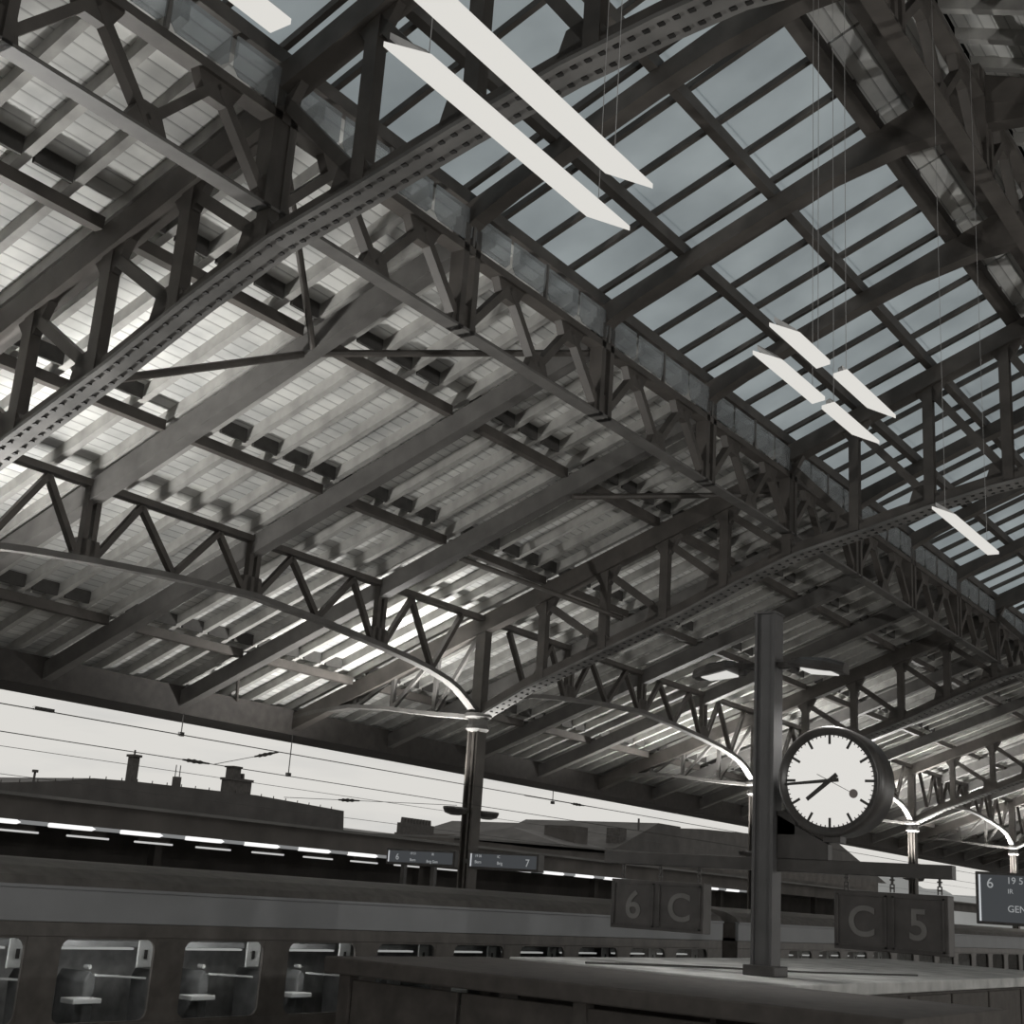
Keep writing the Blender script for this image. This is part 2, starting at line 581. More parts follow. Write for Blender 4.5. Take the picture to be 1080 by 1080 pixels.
# ------------------------------------------------------------------ structure: skylight
sky = thing('window_1', (X0, YG, zs(YG)), 'long roof skylight of dirty blue-grey panes between dark glazing bars', 'skylight', kind='structure')
rows = [4.27 * K, 3.54 * K, 2.95 * K, 2.30 * K]
PW = B4 / 4
cache = {}
for i in range(-3, 21):
    for k in range(4):
        xa = X0 + i * B4 + k * PW - 0.06
        far = i > 12
        if far and k: continue
        w = B4 if far else PW
        for j in range(3):
            key = (j, far)
            if key not in cache:
                ob = slope_box(xa + 0.02, xa + w - 0.02, rows[j + 1] - 0.03, rows[j] - 0.03, zs, 0.28, 0.292, 'glass_pane', 'roofglass', sky)
                cache[key] = (ob, xa)
            else:
                ob, x_ = cache[key]
                copy_part(ob, sky, xa - x_)
        if 'bar' not in cache:
            ob = slope_box(xa - 0.032, xa + 0.032, rows[3], rows[0], zs, 0.20, 0.279, 'glazing_bar', 'iron', sky)
            cache['bar'] = (ob, xa)
        else:
            ob, x_ = cache['bar']
            copy_part(ob, sky, xa - x_)
        if far:
            for kk in (1, 2, 3):
                ob, x_ = cache['bar']
                copy_part(ob, sky, xa + kk * PW - x_)
XS0, XS1 = X0 - 3 * B4 - 0.1, X0 + 21 * B4
for yk, w in ((4.10 * K, 0.12), (3.54 * K, 0.115), (2.95 * K, 0.115), (2.33 * K, 0.19), (2.06 * K, 0.14)):
    MB().box(XS0, XS1, yk - w / 2, yk + w / 2, zs(yk) + 0.01, zs(yk) + 0.16).build('purlin', 'iron', sky)
MB().box(XMIN, XMAX, YR - 0.3, YR + 0.3, zs(YR) + 0.31, zs(YR) + 0.40).build('ridge_cap', 'felt', sky)
slope_box(XMIN, XMAX, YR - 0.02, 2.29 * K, zs, 0.32, 0.36, 'roof_covering', 'felt', sky)
bp0 = slope_box(XS0 + 0.02, XS0 + B4 / 2 - 0.02, YR, 2.34 * K, zs, 0.24, 0.275, 'board_panel', 'boards', sky)
for i in range(1, 40):
    copy_part(bp0, sky, i * B4 / 2)
slope_box(XMIN, XS0 - 0.01, 2.3 * K, YG + 0.2, zs, 0.28, 0.32, 'blind_panel', 'boards', sky)
slope_box(XS1 + 0.01, XMAX, 2.3 * K, YG + 0.2, zs, 0.28, 0.32, 'blind_panel', 'boards', sky)
# plate beams with arched soffit under the skylight at every rafter
low = [(4.10, 3.44), (4.02, 3.50), (3.8, 3.61), (3.45, 3.755), (2.96, 3.95), (2.6, 4.075), (2.18, 4.17), (1.8, 4.19), (1.42, 4.14), (1.0, 4.03)]
pts = [(y * K, z * K) for y, z in low] + [(1.0 * K, zn(1.0 * K) - 0.03), (YR, zs(YR)), (YG, zs(YG))]
bproto = None
for i in range(-3, 21):
    if i % 4 == 0: continue
    xa = X0 + i * B4
    if bproto is None:
        bproto = MB().prism([(xa - 0.10, y, z) for y, z in pts], (0.20, 0, 0)).build('skylight_beam', 'iron', sky)
        r_i = i
    else:
        copy_part(bproto, sky, (i - r_i) * B4)

# clerestory strip of hazy glass above the lattice girder
cl = thing('window_2', (X0, YG, 3.36 * K), 'strip of small hazy panes above the lattice girder', 'clerestory', kind='structure')
cw = B4 / 4
c0 = None
for i in range(-12, 52):
    xa = X0 + i * cw
    if c0 is None:
        y = YG - 0.09
        n = 6
        poly = [(xa + 0.03, y, 3.41 * K), (xa + 0.10, y, 3.375 * K), (xa + cw - 0.10, y, 3.375 * K), (xa + cw - 0.03, y, 3.41 * K),
                (xa + cw - 0.03, y, 3.565 * K), (xa + 0.03, y, 3.565 * K)]
        c0 = MB().prism(poly, (0, 0.012, 0)).build('clerestory_pane', 'clere', cl)
        cs = MB().box(xa - 0.02, xa + 0.02, y - 0.01, y + 0.03, 3.36 * K, 3.58 * K).build('glazing_bar', 'iron_light', cl)
        c_i = i
    else:
        copy_part(c0, cl, (i - c_i) * cw)
        if i % 2 == 0: copy_part(cs, cl, (i - c_i) * cw)

# ------------------------------------------------------------------ trusses across the hall
T_LOW = [(1.8, 3.13), (2.1, 3.10), (2.5, 3.04), (3.0, 2.93), (3.5, 2.80), (4.0, 2.68), (4.5, 2.49), (5.0, 2.27), (5.5, 2.08), (6.0, 1.89), (6.5, 1.70), (6.95, 1.48)]


def tz(y):  # underside of the lower chord, y in metres
    u = y / K
    if u < 1.8: u = 3.6 - u
    return K * interp(T_LOW, u)


def make_truss(x, label, full=True):
    t = thing('roof_truss', (x, YC, 1.48 * K), label, 'roof truss', 'riveted trusses spanning the hall')
    ys = [6.95, 6.7, 6.5, 6.25, 6.0, 5.5, 5.0, 4.5, 4.0, 3.5, 3.0, 2.5, 2.1, 1.8, 1.5, 1.1, 0.6, 0.1, -0.4, -0.9, -1.4, -1.9, -2.4, -2.9, -3.35]
    ys = [y * K for y in ys]
    MB().path([(x, y, tz(y) + 0.02) for y in ys], 0.32, 0.04, (0, 0, 1)).build('chord_flange', 'chord', t)
    MB().path([(x, y, tz(y) + 0.13) for y in ys], 0.10, 0.20, (0, 0, 1)).build('bottom_chord', 'iron', t)
    # top chord: far rafter line, skylight line, near line
    yt = [9.22 * K, YG]
    MB().path([(x, y, zr(y) - 0.17) for y in yt], 0.22, 0.30).build('top_chord', 'iron', t)
    MB().path([(x, YG, zs(YG) - 0.17), (x, YR, zs(YR) - 0.17)], 0.26, 0.25).build('top_chord', 'iron', t)
    MB().path([(x, YR, zn(YR) - 0.17), (x, NY0, zn(NY0) - 0.17)], 0.26, 0.3).build('top_chord', 'iron', t)
    # webs
    nodes = [6.36, 5.75, 5.18, 4.64, 4.1, 3.55, 2.97, 2.4, 1.8, 1.2, 0.63, 0.05]

    def top(y):
        return zr(y) - 0.33 if y > YG + 0.01 else (zs(y) - 0.28 if y > YR else zn(y) - 0.3)
    for a, b in zip(nodes, nodes[1:]):
        ya, yb = a * K, b * K
        MB().beam((x, ya, tz(ya) + 0.1), (x, ya, top(ya) + 0.05), 0.15, 0.13, (1, 0, 0)).build('vertical_member', 'iron', t)
        if a > 1.8:
            MB().beam((x, ya, top(ya)), (x, yb, tz(yb) + 0.2), 0.12, 0.10, (1, 0, 0)).build('diagonal_member', 'iron', t)
        else:
            MB().beam((x, ya, tz(ya) + 0.3), (x, yb, top(yb)), 0.12, 0.11, (1, 0, 0)).build('diagonal_member', 'iron', t)
        # gusset plates
        if a > 1.8:
            q = 0.20
            MB().prism([(x - 0.05, ya + q, top(ya + q) + 0.02), (x - 0.05, ya + 0.07, top(ya) - q * 1.2), (x - 0.05, ya - 0.1, top(ya) - q * 1.1),
                        (x - 0.05, ya - q * 1.5, top(ya - q * 1.5) + 0.02)], (0.1, 0, 0)).build('gusset_plate', 'iron', t)
            MB().prism([(x - 0.05, yb + q * 1.6, tz(yb + q * 1.6) + 0.18), (x - 0.05, yb + q * 1.2, tz(yb) + 0.36), (x - 0.05, yb, tz(yb) + 0.44),
                        (x - 0.05, yb - q * 0.8, tz(yb - q) + 0.18)], (0.1, 0, 0)).build('gusset_plate', 'iron', t)
    # cantilever bracket over the far platform
    arc = [(6.98, 1.48), (7.2, 1.505), (7.45, 1.525), (7.7, 1.55), (8.1, 1.60), (8.5, 1.62), (8.9, 1.58), (9.2, 1.53)]
    MB().path([(x, y * K, z * K) for y, z in arc], 0.22, 0.07).build('cantilever_bracket', 'iron_light', t)
    for y in (7.5, 8.0, 8.45):
        MB().beam((x, y * K, K * interp(arc, y)), (x, y * K, zr(y * K) - 0.25), 0.08, 0.08, (1, 0, 0)).build('vertical_member', 'iron_light', t)
    for a, b in ((7.5, 7.05), (8.0, 7.55), (8.45, 8.05)):
        MB().beam((x, a * K, K * interp(arc, a)), (x, b * K, zr(b * K) - 0.3), 0.07, 0.07, (1, 0, 0)).build('diagonal_member', 'iron_light', t)
    # two rows of rivets under the chord's flange plate
    mb = MB()
    y = 6.9 * K
    while y > 0.8 * K:
        z = tz(y)
        for s_ in (-0.08, 0.08):
            mb.box(x + s_ - 0.02, x + s_ + 0.02, y - 0.026, y + 0.026, z - 0.012, z + 0.004)
        y -= 0.125
    rv = mb.build('rivets', 'rivet', t)
    rv['kind'] = 'stuff'
    return t


T_LABELS = {
    -1: 'roof truss overhead at the left edge, mostly out of view',
    0: 'nearest riveted roof truss, its rivet-dotted lower chord crossing the upper left',
    1: 'second roof truss, rising from the column left of the clock mast',
    2: 'third roof truss, landing on the column behind the clock',
    3: 'fourth roof truss, pale arched foot just right of the clock',
    4: 'fifth roof truss, pale arched foot near the right edge',
    5: 'sixth roof truss, far along the hall at the right',
    6: 'farthest roof truss at the end of the hall',
}
tr0 = make_truss(X0, T_LABELS[0])
for i in (-1, 1, 2, 3, 4, 5, 6):
    copy_tree(tr0, i * S, label=T_LABELS[i])

# ------------------------------------------------------------------ lattice girder under the skylight edge
def make_girder(y, label, i0, i1, mats=('iron', 'iron_light'), dz=0.0):
    t = thing('lattice_girder', (X0, y, (2.88 + dz) * K), label, 'lattice girder', 'lattice girders along the skylight')
    xa, xb = X0 + i0 * B4, X0 + i1 * B4
    MB().box(xa, xb, y - 0.09, y + 0.09, (3.315 + dz) * K, (3.36 + dz) * K).build('top_chord', mats[0], t)
    MB().box(xa, xb, y - 0.09, y + 0.09, (2.87 + dz) * K, (2.885 + dz) * K).build('bottom_chord', mats[1], t)
    MB().box(xa, xb, y - 0.03, y + 0.03, (2.885 + dz) * K, (2.91 + dz) * K).build('bottom_chord', mats[0], t)
    P0 = None
    for i in range(i0, i1):
        x = X0 + i * B4
        if P0 is None:
            P0 = []
            post = MB()
            post.beam((x - 0.10, y, (2.87 + dz) * K), (x - 0.10, y, (3.48 + dz) * K), 0.09, 0.18, (0, 1, 0))
            post.beam((x + 0.10, y, (2.87 + dz) * K), (x + 0.10, y, (3.48 + dz) * K), 0.09, 0.18, (0, 1, 0))
            post.box(x - 0.16, x + 0.16, y - 0.05, y + 0.05, (3.34 + dz) * K, (3.52 + dz) * K)
            post.prism([(x - 0.22, y - 0.05, (2.89 + dz) * K), (x + 0.22, y - 0.05, (2.89 + dz) * K), (x + 0.16, y - 0.05, (3.02 + dz) * K), (x - 0.16, y - 0.05, (3.02 + dz) * K)], (0, 0.1, 0))
            P0.append(post.build('post', mats[0], t))
            zig = [(0.07, 2.94), (0.40, 3.30), (0.715, 2.93), (1.05, 3.30), (1.37, 2.94)]
            for (a, za), (b, zb) in zip(zig, zig[1:]):
                P0.append(MB().beam((x + a * K, y, (za + dz) * K), (x + b * K, y, (zb + dz) * K), 0.09, 0.105, (0, 1, 0)).build('lattice_bar', mats[0], t))
            for a in (0.40, 1.05):
                P0.append(MB().prism([(x + (a - 0.13) * K, y - 0.05, (3.32 + dz) * K), (x + (a + 0.13) * K, y - 0.05, (3.32 + dz) * K),
                                      (x + (a + 0.07) * K, y - 0.05, (3.21 + dz) * K), (x + (a - 0.07) * K, y - 0.05, (3.21 + dz) * K)], (0, 0.1, 0)).build('gusset_plate', mats[0], t))
            P0.append(MB().prism([(x + (0.715 - 0.11) * K, y - 0.05, (2.89 + dz) * K), (x + (0.715 + 0.11) * K, y - 0.05, (2.89 + dz) * K),
                                  (x + (0.715 + 0.05) * K, y - 0.05, (3.01 + dz) * K), (x + (0.715 - 0.05) * K, y - 0.05, (3.01 + dz) * K)], (0, 0.1, 0)).build('gusset_plate', mats[0], t))
            f_i = i
        else:
            for ob in P0:
                copy_part(ob, t, (i - f_i) * B4)
    return t


make_girder(YG, 'long lattice girder below the skylight edge, running diagonally across the picture', -4, 22)
make_girder(1.74 * K, 'dark ridge lattice girder in the upper right corner beyond the skylight', -4, 16, ('iron', 'iron'), 1.02)

# ------------------------------------------------------------------ arcade along the column row
ARC = [(0.0, 1.50), (0.10, 1.54), (0.22, 1.61), (0.36, 1.68), (0.5, 1.725), (0.75, 1.775), (1.0, 1.81), (1.46, 1.855), (2.1, 1.905), (2.9, 1.945)]


def az(d):
    d = abs(d) / K
    return K * interp(ARC, min(d, 5.75 - d))


def make_arcade(x, label):
    t = thing('arched_girder', (x + S / 2, YC, 1.5 * K), label, 'arched girder', 'arched lattice girders between the columns')
    ds = [0.06, 0.12, 0.22, 0.36, 0.5, 0.75, 1.0, 1.46, 2.1, 2.6, 2.875]
    ds = [d * K for d in ds] + [S - d * K for d in reversed(ds[:-1])]
    MB().path([(x + d, YC, az(d) + 0.04) for d in ds], 0.16, 0.08).build('arched_chord', 'iron_light', t)
    MB().box(x + 0.02, x + S - 0.02, YC - 0.08, YC + 0.08, 2.345 * K, 2.39 * K).build('top_chord', 'iron', t)
    for q in range(4):
        xq = q * B4
        if q:
            for s_ in (-0.07, 0.07):
                MB().beam((x + xq + s_, YC, az(xq) + 0.05), (x + xq + s_, YC, 2.35 * K), 0.08, 0.10, (0, 1, 0)).build('post', 'iron', t)
            z0 = az(xq)
            MB().prism([(x + xq - 0.22, YC - 0.05, z0 + 0.06), (x + xq + 0.22, YC - 0.05, z0 + 0.06), (x + xq + 0.16, YC - 0.05, z0 + 0.3), (x + xq - 0.16, YC - 0.05, z0 + 0.3)], (0, 0.1, 0)).build('gusset_plate', 'iron', t)
        zig = [(0.07, 0), (0.38, 1), (0.72, 0), (1.08, 1), (1.37, 0)]
        for (a, ta), (b, tb) in zip(zig, zig[1:]):
            if q == 0 and a < 0.3 or q == 3 and b > 1.3:
                continue
            za = 2.33 * K if ta else az(xq + a * K) + 0.07
            zb = 2.33 * K if tb else az(xq + b * K) + 0.07
            MB().beam((x + xq + a * K, YC, za), (x + xq + b * K, YC, zb), 0.08, 0.09, (0, 1, 0)).build('lattice_bar', 'iron', t)
    return t


A_LABELS = {
    -1: 'arched girder at the left edge, before the nearest column',
    0: 'arched lattice girder between the left edge and the column left of the clock mast',
    1: 'arched lattice girder ending in a pale springer behind the clock mast',
    2: 'arched lattice girder behind the clock',
    3: 'arched lattice girder between the two pale column heads at the right',
    4: 'arched lattice girder running out at the right edge',
    5: 'farthest arched lattice girder down the hall',
}
a0 = make_arcade(X0, A_LABELS[0])
for i in (-1, 1, 2, 3, 4, 5):
    copy_tree(a0, i * S, label=A_LABELS[i])

# ------------------------------------------------------------------ columns with their twin uplights
def make_column(x, label):
    t = thing('iron_column', (x, YC, -H), label, 'column', 'iron columns of the hall')
    MB().box(x - 0.14, x + 0.14, YC - 0.14, YC + 0.14, -H, -H + 0.5).build('plinth', 'iron', t, 0.01)
    mb = MB()
    mb.box(x - 0.13, x + 0.13, YC - 0.11, YC - 0.08, -H + 0.5, 1.36 * K)
    mb.box(x - 0.13, x + 0.13, YC + 0.08, YC + 0.11, -H + 0.5, 1.36 * K)
    mb.box(x - 0.03, x + 0.03, YC - 0.08, YC + 0.08, -H + 0.5, 1.36 * K)
    mb.box(x - 0.10, x + 0.10, YC - 0.02, YC + 0.02, -H + 0.5, 1.36 * K)
    mb.build('shaft', 'iron', t)
    MB().lathe((x, YC, 1.36 * K), (0, 0, 1), [(0, 0.16), (0.05, 0.21), (0.12, 0.17), (0.22, 0.17), (0.26, 0.24), (0.32, 0.24)], 16).build('capital', 'iron_light', t)
    MB().box(x - 0.10, x + 0.10, YC - 0.10, YC + 0.10, 1.36 * K + 0.3, 2.36 * K).build('upper_post', 'iron', t)
    return t


c0_ = make_column(X0, 'iron column out of view at the left')
C_LABELS = {0: 'nearest iron column, just outside the left edge', 1: 'iron column left of the clock mast, standing before the open sky',
            2: 'iron column hidden behind the clock mast', 3: 'iron column right of the clock, with a pale head',
            4: 'iron column near the right edge, with a pale head', 5: 'iron column beyond the right edge', 6: 'farthest iron column of the row'}
c0_['label'] = C_LABELS[0]
for i in range(1, 7):
    copy_tree(c0_, i * S, label=C_LABELS[i])


def make_uplight(x, label, sx, YC=YC):
    z = 0.655 * K
    t = thing('uplight', (x + sx * 0.11, YC, z), label, 'lamp', 'uplights on the columns')
    MB().beam((x + sx * 0.131, YC, z + 0.03), (x + sx * 0.36, YC, z + 0.03), 0.06, 0.05).build('arm', 'iron', t)
    mb = MB()
    n = 16
    ring = []
    for k, (rx, ry, dz) in enumerate([(0.10, 0.07, -0.10), (0.22, 0.15, -0.07), (0.26, 0.18, 0.0), (0.26, 0.18, 0.03), (0.22, 0.14, 0.03)]):
        for i in range(n):
            a = 2 * math.pi * i / n
            mb.v.append((x + sx * 0.46 + rx * math.cos(a), YC + ry * math.sin(a), z + 0.05 + dz))
    for k in range(4):
        for i in range(n):
            j = (i + 1) % n
            mb.f.append((k * n + i, k * n + j, (k + 1) * n + j, (k + 1) * n + i))
    mb.f.append(tuple(range(n)))
    mb.build('bowl', 'black', t)
    mb = MB()
    for i in range(n):
        a = 2 * math.pi * i / n
        mb.v.append((x + sx * 0.46 + 0.215 * math.cos(a), YC + 0.135 * math.sin(a), z + 0.06))
    mb.f.append(tuple(range(n)))
    mb.build('lens', 'lens', t)
    return t


UP = {}
for i in range(0, 5):
    where = ['nearest column', 'column left of the clock mast', 'column behind the clock mast', 'column right of the clock', 'column near the right edge'][i]
    for sx in (-1, 1):
        UP[(i, sx)] = make_uplight(X0 + i * S, ('left' if sx < 0 else 'right') + ' bowl uplight on the ' + where, sx)


def spot(name, loc, target, power, angle, blend=0.8, size=0.15):
    d = bpy.data.lights.new(name, 'SPOT')
    d.energy = power
    d.spot_size = math.radians(angle)
    d.spot_blend = blend
    d.shadow_soft_size = size
    d.color = (1.0, 0.985, 0.95)
    ob = bpy.data.objects.new(name, d)
    col.objects.link(ob)
    loc = Vector((loc[0], loc[1], loc[2] + H)); target = Vector((target[0], target[1], target[2] + H))
    ob.location = loc
    ob.rotation_euler = (target - loc).to_track_quat('-Z', 'Y').to_euler()
    return ob


YN = 2 * YR - YC + 1.2 * K  # unseen near row; its uplights are added fill to lift the dark tones
for i in range(-1, 4):
    nearL = ['behind the viewer', 'beside the viewer', 'one bay ahead of the viewer', 'two bays ahead of the viewer', 'three bays ahead of the viewer'][i + 1]
    copy_tree(c0_, i * S, YN - YC, label='iron column of the near row, out of view, ' + nearL)
    make_uplight(X0 + i * S, 'added unseen fill uplight on the near row column ' + nearL, 1, YN)
    spot('uplight_beam', (X0 + i * S + 0.46, YN, 0.655 * K + 0.2), (X0 + i * S + 2.0, YN + 5.0, 5.0), 850, 165)  # fill beam of the added near row uplight
UPZ = 0.655 * K + 0.2
# first column's pair is turned over the hall, the others over the far platform
LIGHTS = [(0, 1, (X0 + 2.8, 11.2, 6.0), 1000, 150), (0, -1, (X0 - 1.6, 10.2, 6.0), 1300, 150),
          (1, -1, (X0 + S - 1.2, 15.7, 4.0), 1500, 105), (1, 1, (X0 + S + 0.6, 14.8, 4.2), 400, 130),
          (2, -1, (X0 + 2 * S - 1.6, 15.0, 4.2), 1900, 105), (2, 1, (X0 + 2 * S + 1.5, 14.6, 4.2), 1500, 105),
          (3, -1, (X0 + 3 * S - 1.6, 14.4, 4.4), 2400, 115), (3, 1, (X0 + 3 * S + 1.5, 14.0, 4.4), 2400, 115),
          (4, -1, (X0 + 4 * S - 1.6, 14.4, 4.4), 2400, 115), (4, 1, (X0 + 4 * S + 1.5, 14.0, 4.4), 2000, 115)]
for i, sx, tgt, pw, an in LIGHTS:
    spot('uplight_beam', (X0 + i * S + sx * 0.46, YC, UPZ), tgt, pw, an)

# thin tie rods bracing the rafters
def rod(p, q, r, label):
    ob = MB().cyl(tuple(v * K for v in p), tuple(v * K for v in q), r, 8).build('tie_rod', 'iron')
    return tag(ob, label, 'tie rod', 'tie rods under the roof')


rod((3.66, 5.16, 2.24), (5.07, 5.22, 2.94), 0.045, 'thin tie rod from the nearest truss up to the first rafter')
rod((5.13, 5.18, 2.96), (6.50, 4.16, 3.30), 0.045, 'thin tie rod between the first and second rafter below the girder')
rod((3.70, 4.12, 3.30), (5.07, 5.15, 2.96), 0.04, 'thin steep tie rod crossing behind the nearest truss chord')
rod((7.97, 5.2, 2.9), (9.37, 4.2, 3.2), 0.045, 'thin tie rod just before the second truss')
rod((9.45, 5.6, 2.3), (8.0, 6.3, 2.55), 0.045, 'thin slanting tie rod above the column left of the clock mast')
rod((7.97, 8.55, 1.72), (8.6, 9.2, 1.58), 0.03, 'thin brace at the eave left of the clock mast')

# ------------------------------------------------------------------ kiosk on the platform
KZ = -0.6
ki = thing('platform_kiosk', (14.5, 6.6, -H), 'dark flat-roofed kiosk with pale concrete roof under the clock mast', 'kiosk')
MB().box(11.85, 23.0, 5.05, 8.2, KZ - 0.12, KZ).build('roof_slab', 'concrete', ki, 0.015)
MB().box(9.32, 11.83, 3.2, 8.45, KZ - 0.16, KZ - 0.02).build('shaded_roof_end', 'kiosk', ki, 0.015)  # end of the same roof, darkened: its shade is put into the colour
MB().box(11.95, 22.8, 5.15, 8.1, -H, KZ - 0.12).build('body', 'kiosk', ki)
for x in (9.45, 11.6):
    for y in (3.35, 5.8, 8.25):
        MB().box(x - 0.06, x + 0.06, y - 0.06, y + 0.06, -H, KZ - 0.16).build('post', 'kiosk', ki)
for k in range(4):
    y = 3.42 + k * 1.2
    MB().box(9.42, 9.47, y, y + 1.16, -H + 0.12, KZ - 0.2).build('end_panel', 'kiosk', ki, 0.01)
for k in range(7):
    x = 12.1 + k * 1.5
    MB().box(x, x + 1.42, 5.11, 5.15, -H + 0.1, KZ - 0.16).build('wall_panel', 'kiosk', ki, 0.01)
MB().path([(11.9, 7.3, KZ + 0.012), (13.2, 6.9, KZ + 0.012), (14.6, 6.0, KZ + 0.012), (16.5, 5.5, KZ + 0.012)], 0.02, 0.02).build('roof_cable', 'wire', ki)

# ------------------------------------------------------------------ clock mast
MX, MY = 13.0, 5.87
ma = thing('clock_mast', (MX, MY, KZ), 'tall square steel mast carrying the station clock and hanging signs', 'mast')
mb = MB()
mb.box(MX - 0.11, MX + 0.11, MY - 0.115, MY - 0.085, KZ, 3.08)
mb.box(MX - 0.11, MX + 0.11, MY + 0.085, MY + 0.115, KZ, 3.08)
mb.box(MX - 0.085, MX - 0.065, MY - 0.085, MY + 0.085, KZ, 3.08)
mb.build('shaft', 'steel', ma, 0.004)
MB().box(MX - 0.12, MX + 0.12, MY - 0.125, MY + 0.125, 3.08, 3.10).build('cap', 'steel', ma)
MB().box(MX - 0.17, MX + 0.17, MY - 0.17, MY + 0.17, KZ, KZ + 0.10).build('base_plate', 'black', ma, 0.01)
MB().box(MX + 0.0, MX + 0.12, 3.98, 7.80, 0.42, 0.55).build('sign_beam', 'black', ma, 0.006)
MB().box(MX - 0.02, MX + 0.10, 5.55, MY - 0.12, 0.78, 1.02).build('clock_arm', 'black', ma, 0.006)
MB().prism([(MX - 0.02, MY - 0.12, 0.55), (MX - 0.02, 5.2, 0.55), (MX - 0.02, 5.2, 0.70), (MX - 0.02, 5.75, 0.98), (MX - 0.02, MY - 0.12, 0.98)], (0.10, 0, 0)).build('clock_bracket', 'black', ma)
MB().box(MX - 0.05, MX + 0.05, MY - 0.30, MY + 0.30, 2.50, 2.56).build('lamp_arm', 'black', ma)

# clock
CX, CY, CZ, CR = 12.9, 5.15, 1.32, 0.495
ck = thing('station_clock', (CX, CY, CZ - 0.55), 'round white station clock with black hands, on the mast', 'clock')
MB().lathe((CX + 0.38, CY, CZ), (-1, 0, 0), [(0, 0.46), (0.02, 0.54), (0.34, 0.55), (0.40, 0.545), (0.415, 0.53), (0.415, 0.50), (0.385, CR), (0.36, 0.3)], 64).build('case', 'black', ck, 0, True)
MB().lathe((CX, CY, CZ), (-1, 0, 0), [(-0.01, CR - 0.002), (0.0, CR - 0.002)], 64).build('dial', 'dial', ck)
MB().box(CX + 0.05, CX + 0.2, CY - 0.09, CY + 0.09, CZ - 0.60, CZ - 0.50).build('mount', 'black', ck)


def cp(ang, rr):  # position on the dial; 0 = up, clockwise for a viewer facing it
    a = math.radians(ang)
    return CY - math.sin(a) * rr, CZ + math.cos(a) * rr


def dial_bar(mb, ang, r0, r1, w0, w1, x0, x1):
    a = math.radians(ang)
    d = Vector((0, -math.sin(a), math.cos(a)))
    n = Vector((0, -math.cos(a), -math.sin(a)))
    c = Vector((0, CY, CZ))
    q = [c + d * r0 + n * w0 / 2, c + d * r1 + n * w1 / 2, c + d * r1 - n * w1 / 2, c + d * r0 - n * w0 / 2]
    mb.prism([(x0, p.y, p.z) for p in q], (x1 - x0, 0, 0))
    return mb


for k in range(60):
    if k % 5 == 0:
        dial_bar(MB(), k * 6, 0.365, 0.468, 0.026, 0.026, CX - 0.004, CX - 0.001).build('hour_mark', 'mark', ck)
    else:
        dial_bar(MB(), k * 6, 0.438, 0.466, 0.010, 0.010, CX - 0.004, CX - 0.001).build('minute_mark', 'mark', ck)
dial_bar(MB(), 231.9, -0.10, 0.305, 0.048, 0.040, CX - 0.012, CX - 0.007).build('hour_hand', 'mark', ck)
dial_bar(MB(), 265.1, -0.10, 0.455, 0.038, 0.026, CX - 0.020, CX - 0.015).build('minute_hand', 'mark', ck)
dial_bar(MB(), 116.4, -0.14, 0.30, 0.006, 0.005, CX - 0.027, CX - 0.023).build('second_hand', 'mark', ck)
yy, zz = cp(116.4, 0.285)
MB().lathe((CX - 0.022, yy, zz), (-1, 0, 0), [(0, 0.044), (0.006, 0.044)], 24).build('seconds_disc', 'disc', ck)
MB().lathe((CX - 0.004, CY, CZ), (-1, 0, 0), [(0, 0.02), (0.026, 0.02)], 16).build('hub', 'mark', ck)

# floodlights on the mast
def make_flood(sy, label):
    y0 = MY + sy * 0.30
    t = thing('floodlight', (MX, y0, 2.40), label, 'floodlight', 'floodlights on the clock mast')
    prof = [(0.0, 0.20, 0.05), (0.12, 0.23, 0.10), (0.36, 0.20, 0.12), (0.56, 0.09, 0.09)]
    mb = MB()
    n = 12
    for d, hw, hh in prof:
        for i in range(n):
            a = 2 * math.pi * i / n
            mb.v.append((MX + hw * math.cos(a), y0 + sy * d, 2.52 - d * 0.14 + hh * (math.sin(a) if math.sin(a) > -0.3 else -0.3)))
    for k in range(3):
        for i in range(n):
            j = (i + 1) % n
            mb.f.append((k * n + i, k * n + j, (k + 1) * n + j, (k + 1) * n + i))
    mb.f.append(tuple(range(n))); mb.f.append(tuple(3 * n + i for i in range(n)))
    mb.build('head', 'black', t)
    MB().hexa([(MX - 0.15, y0 + sy * 0.12, 2.452), (MX + 0.15, y0 + sy * 0.12, 2.452), (MX + 0.11, y0 + sy * 0.44, 2.415), (MX - 0.11, y0 + sy * 0.44, 2.415),
               (MX - 0.15, y0 + sy * 0.12, 2.475), (MX + 0.15, y0 + sy * 0.12, 2.475), (MX + 0.11, y0 + sy * 0.44, 2.44), (MX - 0.11, y0 + sy * 0.44, 2.44)]).build('lens', 'lens', t)
    MB().box(MX - 0.04, MX + 0.04, y0 - 0.03, y0 + 0.03, 2.44, 2.60).build('yoke', 'black', t)
    return t


for sy in (1, -1):
    spot('floodlight_beam', (MX, MY + sy * 0.6, 2.36), (MX + 0.6, MY + sy * 0.9, KZ), 130, 140)
make_flood(1, 'left floodlight head near the top of the clock mast')
make_flood(-1, 'right floodlight head near the top of the clock mast')

